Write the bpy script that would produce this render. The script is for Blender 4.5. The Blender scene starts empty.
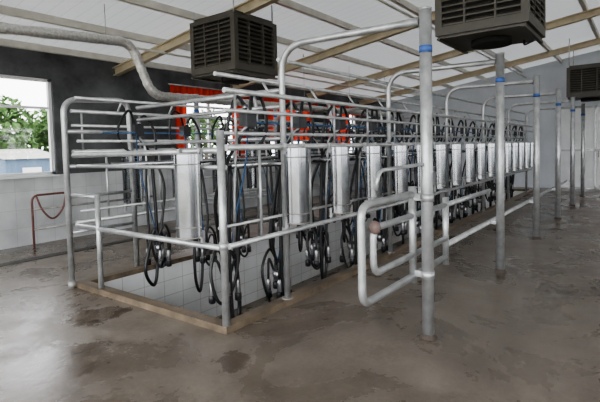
import bpy, math, random
from mathutils import Vector, Matrix
random.seed(7)
scene = bpy.context.scene

# ---------------------------------------------------------------- materials
def new_mat(name):
    m = bpy.data.materials.new(name); m.use_nodes = True
    nt = m.node_tree
    return m, nt, nt.nodes['Principled BSDF']

def simple(name, col, rough=0.5, metal=0.0, noise=0.12, scale=8.0, bump=0.0, rvar=0.0):
    m, nt, b = new_mat(name)
    tc = nt.nodes.new('ShaderNodeTexCoord')
    n = nt.nodes.new('ShaderNodeTexNoise'); n.inputs['Scale'].default_value = scale; n.inputs['Detail'].default_value = 6; n.inputs['Roughness'].default_value = 0.6
    nt.links.new(tc.outputs['Object'], n.inputs['Vector'])
    r = nt.nodes.new('ShaderNodeValToRGB')
    r.color_ramp.elements[0].position = 0.3; r.color_ramp.elements[1].position = 0.7
    r.color_ramp.elements[0].color = (*[c*(1-noise) for c in col], 1)
    r.color_ramp.elements[1].color = (*[min(1, c*(1+noise)) for c in col], 1)
    nt.links.new(n.outputs['Fac'], r.inputs['Fac']); nt.links.new(r.outputs['Color'], b.inputs['Base Color'])
    b.inputs['Roughness'].default_value = rough; b.inputs['Metallic'].default_value = metal
    if rvar > 0:
        mr = nt.nodes.new('ShaderNodeMapRange')
        mr.inputs['To Min'].default_value = max(0.05, rough-rvar); mr.inputs['To Max'].default_value = min(1, rough+rvar)
        nt.links.new(n.outputs['Fac'], mr.inputs['Value']); nt.links.new(mr.outputs['Result'], b.inputs['Roughness'])
    if bump > 0:
        bp = nt.nodes.new('ShaderNodeBump'); bp.inputs['Strength'].default_value = bump; bp.inputs['Distance'].default_value = 0.02
        nt.links.new(n.outputs['Fac'], bp.inputs['Height']); nt.links.new(bp.outputs['Normal'], b.inputs['Normal'])
    return m

M_galv = simple('galvanised_steel', (0.45,0.46,0.46), 0.38, 0.65, 0.26, 9, 0, 0.12)
M_galvold = simple('weathered_galvanised', (0.30,0.29,0.27), 0.5, 0.45, 0.35, 10, 0, 0.12)
M_stain = simple('stainless_sheet', (0.32,0.33,0.34), 0.17, 1.0, 0.14, 5, 0, 0.06)
M_cup = simple('stainless_cup', (0.30,0.30,0.31), 0.28, 0.9, 0.08, 5, 0, 0.08)
M_black = simple('black_rubber', (0.008,0.008,0.009), 0.4, 0, 0.2, 20)
M_bhose = simple('blue_air_hose', (0.03,0.10,0.22), 0.4, 0, 0.2, 20)
M_plast = simple('dark_plastic', (0.03,0.032,0.035), 0.4, 0, 0.2, 20)
M_blue = simple('blue_tape', (0.05,0.12,0.36), 0.5, 0, 0.1, 20)
M_rust = simple('stained_base', (0.07,0.055,0.045), 0.85, 0, 0.4, 30)
M_foil = simple('aluminium_foil_wrap', (0.60,0.59,0.56), 0.33, 0.75, 0.25, 30, 0.8, 0.12)
M_cement = simple('grey_cement_render', (0.085,0.088,0.09), 0.85, 0, 0.6, 1.8, 0.5)
M_white = simple('white_paint', (0.72,0.73,0.73), 0.5, 0, 0.05, 4)
M_cream = simple('cream_painted_steel', (0.50,0.43,0.30), 0.5, 0, 0.14, 5)
M_purl = simple('pale_purlin_steel', (0.60,0.58,0.52), 0.45, 0.1, 0.12, 5)
M_curb = simple('wet_concrete_curb', (0.14,0.108,0.075), 0.4, 0, 0.55, 6, 0.3, 0.2)
M_coolf = simple('cooler_frame', (0.066,0.061,0.048), 0.5, 0.0, 0.15, 6)
M_cools = simple('cooler_louvre', (0.062,0.055,0.040), 0.45, 0, 0.2, 6)
M_dark = simple('cooler_pad_dark', (0.008,0.008,0.007), 0.9, 0, 0.2, 20)
M_drain = simple('drain_dark', (0.02,0.018,0.016), 0.4, 0, 0.3, 6)
M_redrub = simple('rusty_red_pipe', (0.14,0.055,0.045), 0.6, 0, 0.3, 10)
M_brown = simple('brown_ball', (0.18,0.125,0.11), 0.55, 0, 0.2, 10)
M_earth = simple('yard_earth', (0.20,0.19,0.15), 0.95, 0, 0.3, 0.7)
M_leaf = simple('leaves', (0.06,0.13,0.03), 0.8, 0, 0.6, 3, 0.5)
M_bark = simple('bark', (0.11,0.08,0.05), 0.9, 0, 0.3, 8)
M_shed = simple('blue_sheet', (0.10,0.16,0.24), 0.6, 0, 0.1, 3)
M_endw = simple('pale_panel_wall', (0.52,0.55,0.58), 0.6, 0, 0.08, 1.5)

def tile_mat(name, c1, c2, mortar, bw, rh, msize=0.006, rough=0.25, dirt=0.25):
    m, nt, b = new_mat(name)
    tc = nt.nodes.new('ShaderNodeTexCoord')
    sp = nt.nodes.new('ShaderNodeSeparateXYZ'); nt.links.new(tc.outputs['Object'], sp.inputs[0])
    ad = nt.nodes.new('ShaderNodeMath'); ad.operation = 'ADD'
    nt.links.new(sp.outputs['X'], ad.inputs[0]); nt.links.new(sp.outputs['Y'], ad.inputs[1])
    cb = nt.nodes.new('ShaderNodeCombineXYZ')
    nt.links.new(ad.outputs[0], cb.inputs['X']); nt.links.new(sp.outputs['Z'], cb.inputs['Y'])
    br = nt.nodes.new('ShaderNodeTexBrick'); br.offset = 0.0
    br.inputs['Scale'].default_value = 1.0
    br.inputs['Color1'].default_value = (*c1,1); br.inputs['Color2'].default_value = (*c2,1); br.inputs['Mortar'].default_value = (*mortar,1)
    br.inputs['Mortar Size'].default_value = msize; br.inputs['Brick Width'].default_value = bw; br.inputs['Row Height'].default_value = rh
    nt.links.new(cb.outputs[0], br.inputs['Vector'])
    n = nt.nodes.new('ShaderNodeTexNoise'); n.inputs['Scale'].default_value = 1.7; n.inputs['Detail'].default_value = 6
    nt.links.new(tc.outputs['Object'], n.inputs['Vector'])
    mr = nt.nodes.new('ShaderNodeMapRange'); mr.inputs['From Min'].default_value = 0.35; mr.inputs['From Max'].default_value = 0.7
    mr.inputs['To Min'].default_value = 1.0; mr.inputs['To Max'].default_value = 1.0-dirt
    nt.links.new(n.outputs['Fac'], mr.inputs['Value'])
    mx = nt.nodes.new('ShaderNodeMix'); mx.data_type='RGBA'; mx.blend_type='MULTIPLY'; mx.inputs['Factor'].default_value = 1
    nt.links.new(br.outputs['Color'], mx.inputs[6]); nt.links.new(mr.outputs['Result'], mx.inputs[7])
    nt.links.new(mx.outputs[2], b.inputs['Base Color'])
    b.inputs['Roughness'].default_value = rough
    return m
M_tile = tile_mat('white_glazed_tile', (0.84,0.85,0.84), (0.80,0.82,0.82), (0.50,0.50,0.47), 0.30, 0.20, 0.004, 0.25, 0.2)
M_tilew = tile_mat('wall_tile', (0.62,0.64,0.64), (0.56,0.58,0.58), (0.42,0.42,0.41), 0.30, 0.30, 0.003, 0.35, 0.35)

def roof_mat():
    m, nt, b = new_mat('roof_panel')
    out = nt.nodes['Material Output']
    tc = nt.nodes.new('ShaderNodeTexCoord')
    w = nt.nodes.new('ShaderNodeTexWave'); w.wave_type='BANDS'; w.bands_direction='X'; w.inputs['Scale'].default_value = 1.6
    w.wave_profile = 'SAW'
    nt.links.new(tc.outputs['Object'], w.inputs['Vector'])
    r = nt.nodes.new('ShaderNodeValToRGB')
    r.color_ramp.elements[0].position=0.0; r.color_ramp.elements[0].color=(0.42,0.43,0.44,1)
    r.color_ramp.elements[1].position=0.08; r.color_ramp.elements[1].color=(0.66,0.67,0.67,1)
    nt.links.new(w.outputs['Fac'], r.inputs['Fac']); nt.links.new(r.outputs['Color'], b.inputs['Base Color'])
    b.inputs['Roughness'].default_value = 0.45
    t = nt.nodes.new('ShaderNodeBsdfTranslucent'); t.inputs['Color'].default_value=(0.85,0.87,0.88,1)
    mx = nt.nodes.new('ShaderNodeMixShader'); mx.inputs[0].default_value=0.07  # translucency added so the roof glows and gives ambient light from above
    nt.links.new(b.outputs[0], mx.inputs[1]); nt.links.new(t.outputs[0], mx.inputs[2]); nt.links.new(mx.outputs[0], out.inputs['Surface'])
    return m
M_roof = roof_mat()

def floor_mat():
    m, nt, b = new_mat('wet_concrete_floor')
    L = nt.links.new
    tc = nt.nodes.new('ShaderNodeTexCoord')
    def noise(s, d=6, rough=0.55, dist=0.0):
        n = nt.nodes.new('ShaderNodeTexNoise'); n.inputs['Scale'].default_value=s; n.inputs['Detail'].default_value=d
        n.inputs['Roughness'].default_value=rough; n.inputs['Distortion'].default_value=dist
        L(tc.outputs['Object'], n.inputs['Vector']); return n
    n1 = noise(1.0, 9, 0.66, 0.5); n2 = noise(3.0, 8, 0.72); n3 = noise(30, 6, 0.75)
    wet = nt.nodes.new('ShaderNodeMapRange'); wet.inputs['From Min'].default_value=0.42; wet.inputs['From Max'].default_value=0.66
    ad = nt.nodes.new('ShaderNodeMath'); ad.operation='MULTIPLY_ADD'; ad.inputs[1].default_value=0.22
    L(n2.outputs['Fac'], ad.inputs[0])
    sub = nt.nodes.new('ShaderNodeMath'); sub.operation='SUBTRACT'; sub.inputs[1].default_value=0.11
    L(n1.outputs['Fac'], sub.inputs[0]); L(sub.outputs[0], ad.inputs[2])
    L(ad.outputs[0], wet.inputs['Value'])
    spots = [(1.55,3.35,0.42),(2.2,4.1,0.32),(1.2,4.4,0.35),(0.9,2.5,0.3),(2.3,2.3,0.2)]
    prev = wet.outputs['Result']
    for (x,y,rad) in spots:
        d = nt.nodes.new('ShaderNodeVectorMath'); d.operation='DISTANCE'; d.inputs[1].default_value=(x,y,0)
        L(tc.outputs['Object'], d.inputs[0])
        a = nt.nodes.new('ShaderNodeMath'); a.operation='MULTIPLY_ADD'; a.inputs[1].default_value=0.9
        L(n2.outputs['Fac'], a.inputs[0]); L(d.outputs['Value'], a.inputs[2])
        mr = nt.nodes.new('ShaderNodeMapRange'); mr.inputs['From Min'].default_value=rad+0.46; mr.inputs['From Max'].default_value=rad+0.30
        L(a.outputs[0], mr.inputs['Value'])
        mx = nt.nodes.new('ShaderNodeMath'); mx.operation='MAXIMUM'
        L(prev, mx.inputs[0]); L(mr.outputs['Result'], mx.inputs[1]); prev = mx.outputs[0]
    dry = nt.nodes.new('ShaderNodeValToRGB')
    dry.color_ramp.elements[0].position=0.3; dry.color_ramp.elements[0].color=(0.108,0.088,0.070,1)
    dry.color_ramp.elements[1].position=0.72; dry.color_ramp.elements[1].color=(0.235,0.205,0.17,1)
    av = nt.nodes.new('ShaderNodeMath'); av.operation='MULTIPLY_ADD'; av.inputs[1].default_value=0.5
    s2 = nt.nodes.new('ShaderNodeMath'); s2.operation='SUBTRACT'; s2.inputs[1].default_value=0.25
    L(n3.outputs['Fac'], av.inputs[0]); L(n2.outputs['Fac'], s2.inputs[0]); L(s2.outputs[0], av.inputs[2])
    L(av.outputs[0], dry.inputs['Fac'])
    mix = nt.nodes.new('ShaderNodeMix'); mix.data_type='RGBA'; mix.blend_type='MULTIPLY'
    mix.inputs[7].default_value=(0.55,0.51,0.47,1)
    L(prev, mix.inputs['Factor']); L(dry.outputs['Color'], mix.inputs[6]); L(mix.outputs[2], b.inputs['Base Color'])
    rr = nt.nodes.new('ShaderNodeMapRange'); rr.inputs['To Min'].default_value=0.42; rr.inputs['To Max'].default_value=0.13
    L(prev, rr.inputs['Value']); L(rr.outputs['Result'], b.inputs['Roughness'])
    bp = nt.nodes.new('ShaderNodeBump'); bp.inputs['Strength'].default_value=0.25; bp.inputs['Distance'].default_value=0.02
    L(n2.outputs['Fac'], bp.inputs['Height']); L(bp.outputs['Normal'], b.inputs['Normal'])
    return m
M_floor = floor_mat()

def curtain_mat():
    m, nt, b = new_mat('red_curtain_cloth')
    out = nt.nodes['Material Output']
    t = nt.nodes.new('ShaderNodeBsdfTranslucent'); t.inputs['Color'].default_value=(0.75,0.07,0.03,1)
    n = nt.nodes.new('ShaderNodeTexNoise'); n.inputs['Scale'].default_value=3
    r = nt.nodes.new('ShaderNodeValToRGB')
    r.color_ramp.elements[0].color=(0.5,0.03,0.02,1); r.color_ramp.elements[1].color=(0.65,0.06,0.03,1)
    nt.links.new(n.outputs['Fac'], r.inputs['Fac']); nt.links.new(r.outputs['Color'], b.inputs['Base Color'])
    b.inputs['Roughness'].default_value=0.8
    mx = nt.nodes.new('ShaderNodeMixShader'); mx.inputs[0].default_value=0.28
    nt.links.new(b.outputs[0], mx.inputs[1]); nt.links.new(t.outputs[0], mx.inputs[2]); nt.links.new(mx.outputs[0], out.inputs['Surface'])
    return m
M_curt = curtain_mat()

def glass_mat():
    m, nt, b = new_mat('window_glass')
    out = nt.nodes['Material Output']
    t = nt.nodes.new('ShaderNodeBsdfTransparent'); g = nt.nodes.new('ShaderNodeBsdfGlossy'); g.inputs['Roughness'].default_value=0.05
    mx = nt.nodes.new('ShaderNodeMixShader'); mx.inputs[0].default_value=0.06
    nt.links.new(t.outputs[0], mx.inputs[1]); nt.links.new(g.outputs[0], mx.inputs[2]); nt.links.new(mx.outputs[0], out.inputs['Surface'])
    return m
M_glass = glass_mat()

# ---------------------------------------------------------------- mesh builder
def fillet(pts, rad=0.08, n=6):
    pts = [Vector(p) for p in pts]; out=[pts[0]]
    for i in range(1, len(pts)-1):
        p=pts[i]; a=pts[i-1]-p; c=pts[i+1]-p
        r = min(rad, a.length*0.49, c.length*0.49)
        A=p+a.normalized()*r; C=p+c.normalized()*r
        for k in range(n+1):
            t=k/n; out.append(A*(1-t)**2 + p*2*t*(1-t) + C*t*t)
    out.append(pts[-1]); return out

def smooth(pts, n=6):
    pts=[Vector(p) for p in pts]; P=[pts[0]*2-pts[1]]+pts+[pts[-1]*2-pts[-2]]; out=[]
    for i in range(1,len(P)-2):
        for k in range(n):
            t=k/n; p0,p1,p2,p3=P[i-1],P[i],P[i+1],P[i+2]
            out.append(0.5*((2*p1)+(p2-p0)*t+(2*p0-5*p1+4*p2-p3)*t*t+(3*p1-p0-3*p2+p3)*t**3))
    out.append(pts[-1]); return out

class MB:
    def __init__(s): s.v=[]; s.f=[]; s.mi=[]; s.sm=[]; s.mats=[]
    def m(s, mat):
        if mat not in s.mats: s.mats.append(mat)
        return s.mats.index(mat)
    def tube(s, pts, r, mat, seg=12, radii=None):
        pts=[Vector(p) for p in pts]; mi=s.m(mat); base=len(s.v); n=len(pts)
        t0=(pts[1]-pts[0]).normalized()
        up=Vector((0,0,1)) if abs(t0.z)<0.9 else Vector((1,0,0))
        nrm=(up-t0*up.dot(t0)).normalized(); prev=t0
        for i,p in enumerate(pts):
            if i==0: t=t0
            elif i==n-1: t=(pts[i]-pts[i-1]).normalized()
            else:
                t=((pts[i+1]-pts[i]).normalized()+(pts[i]-pts[i-1]).normalized())
                t = t.normalized() if t.length>1e-6 else prev
            ax=prev.cross(t)
            if ax.length>1e-7: nrm=Matrix.Rotation(prev.angle(t),3,ax.normalized())@nrm
            nrm=(nrm-t*nrm.dot(t)).normalized(); bn=t.cross(nrm); prev=t
            rr = radii[i] if radii else r
            for k in range(seg):
                a=2*math.pi*k/seg; s.v.append(p+nrm*math.cos(a)*rr+bn*math.sin(a)*rr)
        for i in range(n-1):
            for k in range(seg):
                a=base+i*seg+k; b=base+i*seg+(k+1)%seg
                s.f.append((a,b,b+seg,a+seg)); s.mi.append(mi); s.sm.append(True)
        s.f.append(tuple(base+k for k in reversed(range(seg)))); s.mi.append(mi); s.sm.append(False)
        s.f.append(tuple(base+(n-1)*seg+k for k in range(seg))); s.mi.append(mi); s.sm.append(False)
    def box(s, lo, hi, mat, rot=None, c=None):
        mi=s.m(mat); b=len(s.v)
        for x in (lo[0],hi[0]):
            for y in (lo[1],hi[1]):
                for z in (lo[2],hi[2]):
                    p=Vector((x,y,z))
                    if rot is not None: p=rot@(p-c)+c
                    s.v.append(p)
        for q in ((0,1,3,2),(4,6,7,5),(0,4,5,1),(2,3,7,6),(0,2,6,4),(1,5,7,3)):
            s.f.append(tuple(b+i for i in q)); s.mi.append(mi); s.sm.append(False)
    def quad(s, pts, mat, sm=False):
        mi=s.m(mat); b=len(s.v); s.v+= [Vector(p) for p in pts]; s.f.append(tuple(range(b,b+len(pts)))); s.mi.append(mi); s.sm.append(sm)
    def grid(s, rows, mat):
        mi=s.m(mat); b=len(s.v); n=len(rows[0])
        for r in rows: s.v += [Vector(p) for p in r]
        for i in range(len(rows)-1):
            for k in range(n-1):
                a=b+i*n+k; s.f.append((a,a+1,a+1+n,a+n)); s.mi.append(mi); s.sm.append(True)
    def lathe(s, c, prof, mat, seg=16, axis=Vector((0,0,1))):
        c=Vector(c); pts=[c+axis*h for r,h in prof]; s.tube(pts,1,mat,seg,[r for r,h in prof])
    def mesh(s, name):
        me=bpy.data.meshes.new(name); me.from_pydata([tuple(v) for v in s.v],[],s.f)
        for m in s.mats: me.materials.append(m)
        me.polygons.foreach_set('material_index', s.mi); me.polygons.foreach_set('use_smooth', s.sm); me.update()
        return me
    def obj(s, name, loc=(0,0,0)):
        o=bpy.data.objects.new(name, s.mesh(name)); o.location=loc; scene.collection.objects.link(o); return o

def put(name, me, loc, rz=0, sc=(1,1,1)):
    o=bpy.data.objects.new(name, me); o.location=loc; o.rotation_euler=(0,0,rz); o.scale=sc; scene.collection.objects.link(o); return o

# ---------------------------------------------------------------- dimensions
PX0, PX1 = 2.66, 15.6
PY0, PY1 = 2.80, 5.02
WY = 8.2; EX = 17.0; RIDGE=-1.0; XL=-3.0; YF=-7.0
def zr(y): return 3.25+0.148*(WY-y) if y>RIDGE else 3.25+0.148*(WY-RIDGE)-0.148*(RIDGE-y)

b=MB()
for (x0,y0,x1,y1) in ((XL,YF,PX0-0.1,WY),(PX1+0.1,YF,EX,WY),(PX0-0.1,YF,PX1+0.1,PY0-0.1),(PX0-0.1,PY1+0.1,PX1+0.1,WY)):
    b.box((x0,y0,-0.12),(x1,y1,0),M_floor)
b.obj('floor')
b=MB()
D=-0.95
b.box((PX0-0.1,PY0-0.1,D-0.1),(PX1+0.1,PY1+0.1,D),M_floor)
b.box((PX0-0.1,PY0-0.1,D),(PX0,PY1+0.1,-0.001),M_tile); b.box((PX1,PY0-0.1,D),(PX1+0.1,PY1+0.1,-0.001),M_tile)
b.box((PX0,PY0-0.1,D),(PX1,PY0,-0.001),M_tile); b.box((PX0,PY1,D),(PX1,PY1+0.1,-0.001),M_tile)
b.obj('milking_pit')
b=MB(); ch=0.06; cw=0.10
b.box((PX0-cw,PY0-cw,0),(PX0+0.01,PY1+cw,ch),M_curb); b.box((PX1-0.01,PY0-cw,0),(PX1+cw,PY1+cw,ch),M_curb)
b.box((PX0+0.01,PY0-cw,0),(PX1-0.01,PY0+0.01,ch),M_curb); b.box((PX0+0.01,PY1-0.01,0),(PX1-0.01,PY1+cw,ch),M_curb)
o=b.obj('pit_curb')
b=MB(); b.box((XL,6.95,0.0),(EX,7.12,0.008),M_drain); b.obj('drain_channel')

b=MB()
for (x0,y0,x1,y1) in ((-60,-60,XL,60),(EX,-60,80,60),(XL,-60,EX,YF),(XL,WY,EX,60)):
    b.box((x0,y0,-0.4),(x1,y1,-0.121),M_earth)
b.obj('ground')

# ceiling
b=MB()
for (ya,yb) in ((RIDGE,WY+0.6),(YF,RIDGE)):
    za,zb = zr(ya), zr(yb)
    if ya==RIDGE: za=zr(RIDGE+1e-6)
    b.quad([(XL,ya,za),(EX+0.3,ya,za),(EX+0.3,yb,zb),(XL,yb,zb)],M_roof)
b.obj('ceiling')
b=MB()
y=7.9
while y>YF+0.3:
    z=zr(y); b.box((XL,y-0.03,z-0.10),(EX,y+0.03,z-0.004),M_purl); b.box((XL,y-0.03,z-0.11),(EX,y+0.045,z-0.10),M_purl)
    y-=1.15
b.obj('roof_purlins')
def beam(bm, p, q, w, h, mat):
    p=Vector(p);q=Vector(q); d=(q-p).normalized(); side=Vector((0,0,1)).cross(d).normalized(); up=d.cross(side)
    for (ww,h0,h1) in ((w,0,0.018),(0.014,0.018,h-0.018),(w,h-0.018,h)):
        base=len(bm.v)
        for e in (p,q):
            for (a,c) in ((-ww/2,h0),(ww/2,h0),(ww/2,h1),(-ww/2,h1)):
                bm.v.append(e+side*a+up*c)
        mi=bm.m(mat)
        for f in ((0,1,2,3),(7,6,5,4),(0,4,5,1),(1,5,6,2),(2,6,7,3),(3,7,4,0)):
            bm.f.append(tuple(base+i for i in f)); bm.mi.append(mi); bm.sm.append(False)
for x in (1.95,5.08,8.25,11.4,14.6):
    b=MB(); beam(b,(x,WY-0.02,zr(WY)-0.27),(x,RIDGE,zr(RIDGE+1e-6)-0.27),0.11,0.16,M_cream)
    beam(b,(x,RIDGE,zr(RIDGE)-0.27),(x,YF,zr(YF)-0.27),0.11,0.16,M_cream)
    b.obj('roof_rafter')
b=MB()
for y in (6.6,3.2):
    b.tube([(XL,y,zr(y)-0.30),(EX-0.01,y,zr(y)-0.30)],0.022,M_purl)
b.obj('ceiling_tie_rods')

# long walls with window openings
wins=[(1.7,3.88),(6.6,8.4),(9.6,11.4),(12.6,14.4)]; WZ0,WZ1=1.15,2.8
t=0.22
def long_wall(name,ya,yb,wins,low):
    b=MB(); top=zr(ya if ya>0 else yb)-0.01
    def piece(x0,x1,z0,z1):
        if z0<1.15: b.box((x0,ya,z0),(x1,yb,min(z1,1.15)),low)
        if z1>1.15: b.box((x0,ya,max(z0,1.15)),(x1,yb,z1),M_cement)
    xs=[XL]+[v for w in wins for v in w]+[EX]
    for i in range(0,len(xs),2): piece(xs[i],xs[i+1],0,top)
    for (a,c) in wins: piece(a,c,0,WZ0); piece(a,c,WZ1,top)
    b.obj(name)
long_wall('wall_back',WY,WY+t,wins,M_tilew)
fw=[(-2.2,1.4),(2.2,5.8),(6.6,10.2),(11.0,14.6)]
long_wall('wall_front_unseen',YF-t,YF,fw,M_tilew)  # unseen wall, added so its piers and openings shape reflections on the steel
def window(a,c,y0,name,sill):
    b=MB(); y1=y0+0.06; w=0.055
    b.box((a,y0,WZ0),(c,y1,WZ0+w),M_white); b.box((a,y0,WZ1-w),(c,y1,WZ1),M_white)
    b.box((a,y0,WZ0),(a+w,y1,WZ1),M_white); b.box((c-w,y0,WZ0),(c,y1,WZ1),M_white)
    mx=(a+c)/2; b.box((mx-w/2,y0,WZ0),(mx+w/2,y1,WZ1),M_white); zz=WZ1-0.5
    b.box((a,y0+.005,zz-0.02),(c,y1-.005,zz+0.02),M_white)
    b.box((a+w,y0+0.03,WZ0+w),(c-w,y0+0.034,WZ1-w),M_glass)
    if sill: b.box((a-0.03,WY-0.05,WZ0-0.03),(c+0.03,WY+0.05,WZ0),M_white)
    b.obj(name)
for i,(a,c) in enumerate(wins): window(a,c,WY+0.05,'window_%d'%(i+1),True)
for i,(a,c) in enumerate(fw): window(a,c,YF-0.15,'window_%d'%(i+5),False)  # windows of the added unseen wall, for bright stripes on the metal
# end wall
wy0,wy1=0.2,2.2
b=MB()
b.box((EX,YF,0),(EX+0.2,WY,3.25),M_endw)
for (ya,yb) in ((RIDGE,WY),(YF,RIDGE)):
    za=zr(RIDGE+1e-6) if ya==RIDGE else zr(ya); zb=zr(yb)
    b.quad([(EX+0.01,ya,3.25),(EX+0.01,yb,3.25),(EX+0.01,yb,zb),(EX+0.01,ya,za)],M_endw)
b.obj('wall_end')
b=MB(); dx0,dx1=EX-0.08,EX-0.02
for y in (wy0,(wy0+wy1)/2-0.03,wy1-0.06): b.box((dx0,y,0.005),(dx1,y+0.06,2.6),M_galv)
for z in (0.005,1.2,2.54): b.box((dx0,wy0,z),(dx1,wy1,z+0.06),M_galv)
b.box((EX-0.055,wy0,0.03),(EX-0.045,wy1,2.57),M_white)
b.box((dx0-0.03,(wy0+wy1)/2-0.1,1.0),(dx0,(wy0+wy1)/2-0.07,1.2),M_galvold)
b.obj('door_1')

# red curtains
def cloth(bm,x0,x1,z0,z1,y,amp=0.025,per=0.16):
    n=int((x1-x0)/0.03)+2; rows=[]
    for z in (z0,(z0+z1)/2,z1):
        rows.append([(x0+(x1-x0)*i/(n-1), y+amp*math.sin(2*math.pi*(x0+(x1-x0)*i/(n-1))/per)+0.004*math.sin(i*1.7), z) for i in range(n)])
    bm.grid(rows,M_curt)
for k,(a,c) in enumerate(wins[1:]):
    b=MB()
    cloth(b,a-0.30,c+0.45,2.60,2.92,WY-0.09)
    if k==0:
        cloth(b,a-0.2,a+0.12,1.3,2.60,WY-0.09); cloth(b,c-0.3,c+0.2,1.3,2.60,WY-0.09)
    elif k==1: cloth(b,a-0.2,c+0.2,1.75,2.62,WY-0.1)
    else: cloth(b,a-0.2,a+1.2,1.5,2.62,WY-0.09)
    b.tube([(a-0.35,WY-0.09,2.94),(c+0.5,WY-0.09,2.94)],0.014,M_galv)
    for xx in (a-0.25,c+0.3): b.tube([(xx,WY-0.09,2.94),(xx,WY+0.01,2.94)],0.01,M_galv)
    b.obj('red_curtain')

# ---------------------------------------------------------------- outside scenery
def tree(loc,h,name='tree'):
    b=MB(); b.tube(smooth([(0,0,0),(0.1,0,h*0.3),(-0.05,0.1,h*0.6)],4),0.15,M_bark,8)
    mi=b.m(M_leaf)
    for k in range(700):
        a=random.uniform(0,6.28); ph=random.uniform(-1,1); R=h*0.34*(0.45+0.55*random.random())
        c=Vector((math.cos(a)*math.sqrt(1-ph*ph)*R, math.sin(a)*math.sqrt(1-ph*ph)*R, h*0.62+ph*R*1.0))
        s=random.uniform(0.10,0.22); base=len(b.v)
        b.v+= [c+Vector((random.uniform(-s,s),random.uniform(-s,s),random.uniform(-s,s))) for _ in range(6)]
        for f in ((0,1,2),(2,3,4),(4,5,0),(1,3,5),(0,2,4)):
            b.f.append(tuple(base+i for i in f)); b.mi.append(mi); b.sm.append(False)
    o=b.obj(name,loc); return o
for (x,y,h) in ((8.2,22,4.4),(11.0,23,4.2),(5.5,24,4.3),(14.5,24,4.2),(19,25,5),(24,27,5),(1,24,4)):
    tree((x,y,-0.13),h)
b=MB(); b.box((0,0,0),(1.8,2.0,1.5),M_shed); b.quad([(-.1,-.1,1.5),(1.9,-.1,1.5),(1.9,2.1,1.85),(-.1,2.1,1.85)],M_galvold)
b.box((0.5,-0.02,0),(1.1,0.01,1.2),M_white)
b.quad([(0,2,1.5),(1.8,2,1.5),(1.8,2,1.83),(0,2,1.83)],M_shed)
b.obj('garden_shed',(6.2,16.5,-0.12))

# ---------------------------------------------------------------- free posts + arches
FX=[3.4+2.25*i for i in range(6)]; FY=1.33; NR=2.73; FR=5.09
b=MB()
b.tube([(0,0,0),(0,0,2.52)],0.046,M_galv,20)
b.tube([(0,0,2.515),(0,0,2.53)],0.05,M_galv,20)
b.tube([(0,0,2.20),(0,0,2.25)],0.0485,M_blue,20)
b.lathe((0,0,0),[(0.070,0),(0.066,0.008),(0.056,0.015),(0.052,0.03),(0.047,0.035)],M_rust,16)
pm=b.mesh('steel_post')
for x in FX: put('steel_post',pm,(x,FY,0))
OY=6.55
for x in FX[1:]: put('steel_post',pm,(x,OY,0))
def arch(y0,y1):
    b=MB(); s=1 if y1>y0 else -1
    b.tube(fillet([(0,0,ch),(0,0,2.46),(0,(y1-y0)-s*0.05,2.44)],0.28,10),0.030,M_galv,14)
    b.tube([(0,0,ch),(0,0,ch+0.015)],0.055,M_galvold,12)
    for z in (0.72,1.52): b.tube([(0,0,z-0.035),(0,0,z+0.035)],0.036,M_galv,14)
    return b.mesh('stall_arch')
am=arch(NR,FY); am2=arch(FR,OY)
for i,x in enumerate(FX):
    put('stall_arch',am,(x,NR,0))
    if i>0: put('stall_arch',am2,(x,FR,0))

# ---------------------------------------------------------------- rails
def rails(y, x0, x1, sgn):
    b=MB()
    for (z,dy,r) in ((0.72,-0.05*sgn,0.024),(0.86,0.06*sgn,0.014),(1.52,-0.05*sgn,0.027),(1.64,0.06*sgn,0.018),(1.82,-0.05*sgn,0.016),(1.98,-0.05*sgn,0.022),(2.12,0.05*sgn,0.018)):
        b.tube([(x0,y+dy,z),(x1,y+dy,z)],r,M_galv,12)
    x=x0+0.02
    while x<x1-0.7:
        b.tube([(x+0.38,y-0.05*sgn,0.72),(x+0.38,y-0.05*sgn,1.52)],0.013,M_galv,8)
        b.tube([(x+0.1,y-0.05*sgn,1.52),(x+0.1,y-0.05*sgn,1.98),],0.012,M_galv,8)
        b.tube([(x+0.55,y-0.05*sgn,1.98),(x+0.55,y+0.05*sgn,2.12)],0.012,M_galv,8)
        x+=0.75
    b.tube([(x0+0.3,y+0.07*sgn,1.74),(x1,y+0.07*sgn,1.74)],0.010,M_bhose,8)
    return b
b=rails(NR,2.6,15.2,1); b.obj('stall_railing')
b=rails(FR,2.62,15.2,-1); b.obj('stall_railing')
b=MB()
b.tube([(2.9,NR+0.22,1.36),(15.2,NR+0.22,1.36)],0.032,M_stain,14)
b.tube([(2.9,FR-0.22,1.36),(15.2,FR-0.22,1.36)],0.032,M_stain,14)
for x in FX:
    for y,s in ((NR,1),(FR,-1)):
        b.tube([(x,y,1.36),(x,y+0.22*s,1.36)],0.012,M_galv,8)
b.obj('milk_pipeline')

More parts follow.
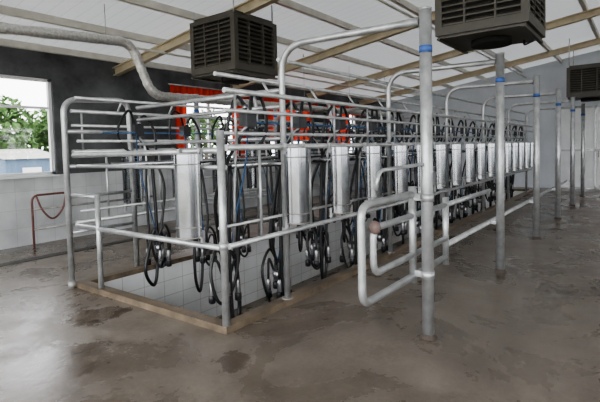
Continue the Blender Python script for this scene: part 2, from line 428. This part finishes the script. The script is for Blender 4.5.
# near end frame
b=MB(); X=2.59
b.tube([(X,NR,ch),(X,NR,1.66)],0.032,M_galv,16); b.tube([(X,NR,0.69),(X,NR,0.75)],0.04,M_galv,16)
b.tube([(X,4.62,ch),(X,4.62,1.06)],0.028,M_galv,14)
b.tube([(X,FR-0.02,0.70),(X,NR,0.70)],0.026,M_galv,14)
b.tube([(X,FR-0.02,1.48),(X,NR,1.50)],0.026,M_galv,14)
b.tube([(X+0.05,FR,1.36),(X+0.05,NR,1.36)],0.02,M_galv,14)
b.tube([(X-0.03,FR,1.04),(X,4.62,1.04)],0.022,M_galv,12)
for z,r in ((2.05,0.024),(1.90,0.02),(1.6,0.018)): b.tube([(3.4,FR-0.05,z),(3.4,NR+0.02,z)],r,M_galv,12)
b.obj('pit_end_guardrail')
b=MB(); HX=2.53; HY=FR+0.03
b.tube(fillet([(HX,HY,ch-0.001),(HX,HY,2.10),(3.33,HY,2.14),(3.36,HY,ch)],0.16,8),0.032,M_galv,16)
for z in (0.62,1.02,1.36): b.tube([(HX,HY,z),(3.35,HY,z)],0.02,M_galv,12)
b.tube([(HX,HY,0.0),(HX,HY,ch+0.02)],0.045,M_galvold,12)
b.tube([(HX,HY,1.75),(3.4,HY,1.75)],0.022,M_galv,12)
b.obj('entry_hoop_gate')
b=MB()
for z in (0.6,1.0,1.4,2.0): b.tube([(5.65,OY,z),(15.0,OY,z)],0.022,M_galv,10)
b.obj('lane_railing')

# ---------------------------------------------------------------- splash panels
b=MB(); rows=[]; H=0.35
prof=[(-0.145,-0.0),(-0.122,0.0)]+[(-0.11*math.cos(a),-0.12*math.sin(a)) for a in [math.pi*k/16 for k in range(17)]]+[(0.122,0.0),(0.145,0.0)]
for z in (-H,-H+0.02,0,H-0.02,H): rows.append([(x,y,z) for x,y in prof])
b.grid(rows,M_stain)
b.tube([(x,y,H) for x,y in prof],0.007,M_galvold,6); b.tube([(x,y,-H) for x,y in prof],0.007,M_galvold,6)
b.tube([(x,y-0.002,H-0.09) for x,y in prof],0.005,M_galvold,6); b.tube([(x,y-0.002,-H+0.09) for x,y in prof],0.005,M_galvold,6)
for x in (-0.132,0.132):
    b.box((x-0.012,0.002,0.29),(x+0.012,0.03,0.39),M_galv)
    b.box((x-0.012,0.002,-0.39),(x+0.012,0.03,-0.29),M_galv)
sm=b.mesh('splash_panel')

# ---------------------------------------------------------------- milking unit
def unit(seed):
    r=random.Random(seed); b=MB()
    j=lambda a: r.uniform(-a,a)
    b.box((-0.06,-0.04,1.70),(0.06,0.06,1.84),M_plast); b.tube([(-0.03,0.01,1.84),(-0.03,0.01,1.89)],0.022,M_stain,10); b.tube([(0.035,0.01,1.84),(0.035,0.01,1.88)],0.016,M_plast,10)
    b.tube(fillet([(0.0,0.0,1.72),(0.0,0.16,1.60),(0.0,0.20,1.1),(0.0,0.22,0.62)],0.08),0.014,M_galv,8)
    cz=0.26+j(0.10); cy=0.32+j(0.04)
    b.lathe((0,cy,cz-0.05),[(0.012,-0.03),(0.035,-0.02),(0.052,0.02),(0.054,0.06),(0.03,0.085),(0.015,0.10)],M_cup,14)
    b.lathe((0,cy,cz+0.03),[(0.056,0),(0.056,0.018)],M_plast,14)
    b.tube(smooth([(0,cy,cz+0.08),(0.05+j(.03),cy-0.02,cz+0.22),(0.13+j(.06),cy-0.03,cz+0.10),(0.16+j(.06),cy,cz-0.30+j(.1)),(0.07,cy-0.04,cz-0.50+j(.1)),(-0.02,cy-0.08,cz-0.3),(-0.05,cy-0.1,cz+0.3),(-0.05,cy-0.14,1.36)],7),0.020,M_black,8)
    b.tube(smooth([(0.0,cy,cz+0.09),(-0.07,cy,cz+0.36),(-0.13+j(.06),cy-0.06,cz+0.75),(-0.10,cy-0.2,1.45),(0.03,0.02,1.72)],6),0.016,M_black,8)
    b.tube(smooth([(0.02,cy,cz+0.09),(-0.06,cy+0.05,cz+0.26),(-0.15+j(.06),cy+0.04,cz+0.05),(-0.11,cy,cz-0.22+j(.1)),(-0.03,cy-0.05,cz-0.27+j(.1)),(0.05,cy-0.1,cz+0.1),(0.06,cy-0.12,1.0),(0.06,cy-0.1,1.36)],6),0.015,M_black,8)
    b.tube(smooth([(0.035,0.01,1.86),(0.10,0.03,2.0),(0.24+j(.08),0.06,1.98+j(.05)),(0.29,0.05,1.78),(0.24,0.04,1.60),(0.16,0.1,1.5)],6),0.015,M_black,8)
    b.tube(smooth([(-0.03,0.01,1.88),(-0.10,0.04,1.95),(-0.19+j(.05),0.08,1.75),(-0.17,0.14,1.40)],6),0.016,M_black,8)
    b.tube(smooth([(0.05,0.06,1.72),(0.08,0.12,1.4),(0.03+j(.04),0.2,1.0),(-0.03,0.26,0.55),(0.0,cy,cz+0.07)],6),0.007,M_bhose,8)
    for k in range(4):
        a=math.pi/4+k*math.pi/2+j(0.25); d=Vector((math.cos(a),math.sin(a),0)); L=0.12+j(.02)
        c=Vector((0,cy,cz)); e=c+d*L+Vector((0,0,-0.03+j(0.03)))
        b.tube(smooth([c+d*0.04+Vector((0,0,0.03)),c+d*0.08+Vector((0,0,0.15)),c+d*(L-0.005)+Vector((0,0,0.13)),e],5),0.013,M_black,8)
        b.lathe(e,[(0.013,0.01),(0.020,-0.005),(0.024,-0.03),(0.025,-0.12),(0.022,-0.13)],M_cup,12)
        b.lathe(e+Vector((0,0,-0.12)),[(0.028,0.0),(0.033,-0.01),(0.033,-0.065),(0.025,-0.075)],M_black,12)
    return b.mesh('milking_unit')
um=[unit(s) for s in range(5)]
i=0; x=2.95
while x<14.6:
    put('milking_unit',um[i%5],(x,NR+0.02,0)); put('milking_unit',um[(i+2)%5],(x+0.45,FR-0.02,0),math.pi)
    i+=1; x+=0.75
x=2.66; i=0
while x<14.8:
    if i>0:
        put('splash_panel',sm,(x,NR-0.13,1.16)); put('splash_panel',sm,(x,FR+0.12,1.16),math.pi)
    x+=0.75; i+=1
put('splash_panel',sm,(2.52,3.05,1.13),-math.pi/2)

# ---------------------------------------------------------------- pipe gate at front post
b=MB(); gy=1.45
b.tube(fillet([(4.15,gy,0.47),(2.58,gy,0.47),(2.58,gy,1.12),(3.4,gy,1.12)],0.10,8),0.027,M_galv,16)
b.tube(fillet([(4.15,gy,0.64),(2.74,gy,0.64),(2.74,gy,0.95),(4.15,gy,0.95)],0.09,8),0.024,M_galv,16)
b.tube([(3.4,gy,0.42),(3.4,gy,1.18)],0.03,M_galv,14)
b.tube([(4.15,gy,0.40),(4.15,gy,1.02)],0.028,M_galv,14)
for z in (0.5,1.1):
    b.tube([(3.4,FY,z-0.03),(3.4,FY,z+0.03)],0.053,M_galv,16); b.box((3.38,FY+0.03,z-0.025),(3.42,gy,z+0.025),M_galv)
b.tube([(4.15,gy,0.58),(12.4,gy,0.58)],0.027,M_galv,14)
b.tube([(4.15,gy,0.95),(5.65,gy,0.95)],0.024,M_galv,14)
b.lathe((2.73,gy-0.02,0.96),[(0.01,-0.045),(0.03,-0.034),(0.043,0),(0.03,0.034),(0.01,0.045)],M_brown,14)
b.tube(fillet([(3.4,FY,1.36),(2.9,FY+0.15,1.33),(2.85,FY+0.15,1.2)],0.05),0.014,M_galv,8)
for x in FX[1:5]: b.box((x-0.02,FY,0.56),(x+0.02,gy,0.60),M_galv)
b.obj('pipe_gate')

b=MB()
b.tube([(3.4,NR+0.04,2.34),(14.6,NR+0.04,2.34)],0.02,M_galv,10)
b.tube([(5.65,FR,2.40),(14.6,FR,2.40)],0.02,M_galv,10)
b.obj('overhead_tie_rail')

# ---------------------------------------------------------------- insulated duct
b=MB()
path=fillet([(1.6,6.0,2.93),(3.98,6.0,3.10),(4.32,6.0,2.36),(12.5,6.0,2.42)],0.2,8)
dense=[]
for p,q in zip(path[:-1],path[1:]):
    n=max(1,int((q-p).length/0.04))
    for k in range(n): dense.append(p.lerp(q,k/n))
dense.append(path[-1])
b.tube(dense,0.06,M_foil,14,[0.068+random.uniform(-0.006,0.006) for _ in dense])
for x in (2.2,3.6): b.tube([(x,6.0,2.95+(x-1.6)*0.07),(x,6.0,zr(6.0)-0.02)],0.006,M_galv,6)
for x in (6.0,8.25,10.2,12.2): b.tube([(x,6.0,2.40),(x,6.0,zr(6.0)-0.02)],0.006,M_galv,6)
b.obj('insulated_duct_pipe')

# ---------------------------------------------------------------- evaporative coolers
def cooler(x,y,z,s,h):
    b=MB(); a=s/2
    b.box((-a,-a,0),(a,a,0.10),M_coolf); b.box((-a*0.93,-a*0.93,-0.03),(a*0.93,a*0.93,0),M_coolf)
    b.box((-a*0.9,-a*0.9,0.10),(a*0.9,a*0.9,h-0.08),M_dark)
    b.box((-a,-a,h-0.09),(a,a,h-0.03),M_coolf); b.box((-a*0.9,-a*0.9,h-0.03),(a*0.9,a*0.9,h+0.02),M_coolf)
    for sx in (-1,1):
        for sy in (-1,1):
            cx=sx*(a-0.04); cy=sy*(a-0.04); b.box((cx-0.04,cy-0.04,0.1),(cx+0.04,cy+0.04,h-0.09),M_coolf)
    n=10
    for k in range(n):
        zz=0.13+(h-0.26)*k/(n-1)
        for side in range(4):
            R=Matrix.Rotation(side*math.pi/2,3,'Z')
            vs=[(-a+0.07,-a+0.06,zz+0.030),(a-0.07,-a+0.06,zz+0.030),(a-0.07,-a+0.005,zz-0.005),(-a+0.07,-a+0.005,zz-0.005)]
            top=[R@Vector(v) for v in vs]; low=[v-Vector((0,0,0.018)) for v in top]
            b.quad(top,M_cools); b.quad(low[::-1],M_cools)
            for q in range(4): b.quad([top[q],low[q],low[(q+1)%4],top[(q+1)%4]],M_cools)
    for side in range(4):
        R=Matrix.Rotation(side*math.pi/2,3,'Z')
        for xx in (-a*0.33,a*0.33):
            b.box((xx-0.012,-a+0.0,0.1),(xx+0.012,-a+0.05,h-0.09),M_coolf,R,Vector((0,0,0)))
    b.lathe((0,0,-0.10),[(a*0.45,0),(a*0.45,0.08)],M_dark,20)
    b.tube(fillet([(a*0.6,-a*0.6,-0.02),(a*0.6,-a*0.6,-0.09),(a*0.2,-a*0.9,-0.09)],0.04),0.012,M_plast,8)
    for sx in (-1,1):
        for sy in (-1,1):
            b.tube([(sx*a*0.9,sy*a*0.9,h-0.03),(sx*a*0.9,sy*a*0.9,zr(y+sy*a*0.9)-z-0.01)],0.012,M_galv,8)
    b.box((-a-0.03,-a*0.9-0.02,-0.055),(a+0.03,-a*0.9+0.02,-0.03),M_coolf); b.box((-a-0.03,a*0.9-0.02,-0.055),(a+0.03,a*0.9+0.02,-0.03),M_coolf)
    b.obj('evaporative_cooler',(x,y,z))
cooler(5.25,5.15,2.66,0.95,0.83)
cooler(5.95,1.50,2.79,1.02,0.90)
cooler(14.6,1.15,2.68,1.02,0.80)

# ---------------------------------------------------------------- pipes along the tiled wall
b=MB(); y=7.85
b.tube(fillet([(3.3,y,0),(3.3,y,0.85),(3.9,y,0.85),(3.9,y,0)],0.12),0.018,M_redrub,10)
for z in (0.3,0.62): b.tube([(3.3,y,z),(5.6,y,z)],0.018,M_galvold,8)
b.tube([(5.6,y,0),(5.6,y,0.7)],0.02,M_galvold,8)
b.tube(smooth([(3.35,y-0.05,0.83),(3.42,y-0.09,0.6),(3.58,y-0.08,0.45),(3.75,y-0.07,0.6),(3.82,y-0.05,0.85)],6),0.016,M_redrub,8)
b.obj('wall_pipe_rail')

# ---------------------------------------------------------------- light
w=bpy.data.worlds.new('World'); scene.world=w; w.use_nodes=True; nt=w.node_tree
bg=nt.nodes['Background']; bg.inputs['Color'].default_value=(0.96,0.97,1.0,1); bg.inputs['Strength'].default_value=6.2
scene.view_settings.view_transform='AgX'
try: scene.view_settings.look='AgX - Medium High Contrast'
except Exception as e: print(e)

# ---------------------------------------------------------------- camera
cam=bpy.data.cameras.new('camera'); co=bpy.data.objects.new('camera',cam); scene.collection.objects.link(co)
yaw=math.radians(36.8); p=math.radians(3.0); r=math.radians(1.4)
F=Vector((math.cos(yaw)*math.cos(p),math.sin(yaw)*math.cos(p),-math.sin(p)))
R0=F.cross(Vector((0,0,1))).normalized(); U0=R0.cross(F)
Rt=R0*math.cos(r)-U0*math.sin(r); Up=U0*math.cos(r)+R0*math.sin(r)
mm=Matrix((Rt,Up,-F)).transposed().to_4x4(); mm.translation=Vector((0,0,1.5)); co.matrix_world=mm
cam.sensor_width=36; cam.lens=27.6; cam.shift_y=-0.0475; cam.clip_end=300
scene.camera=co
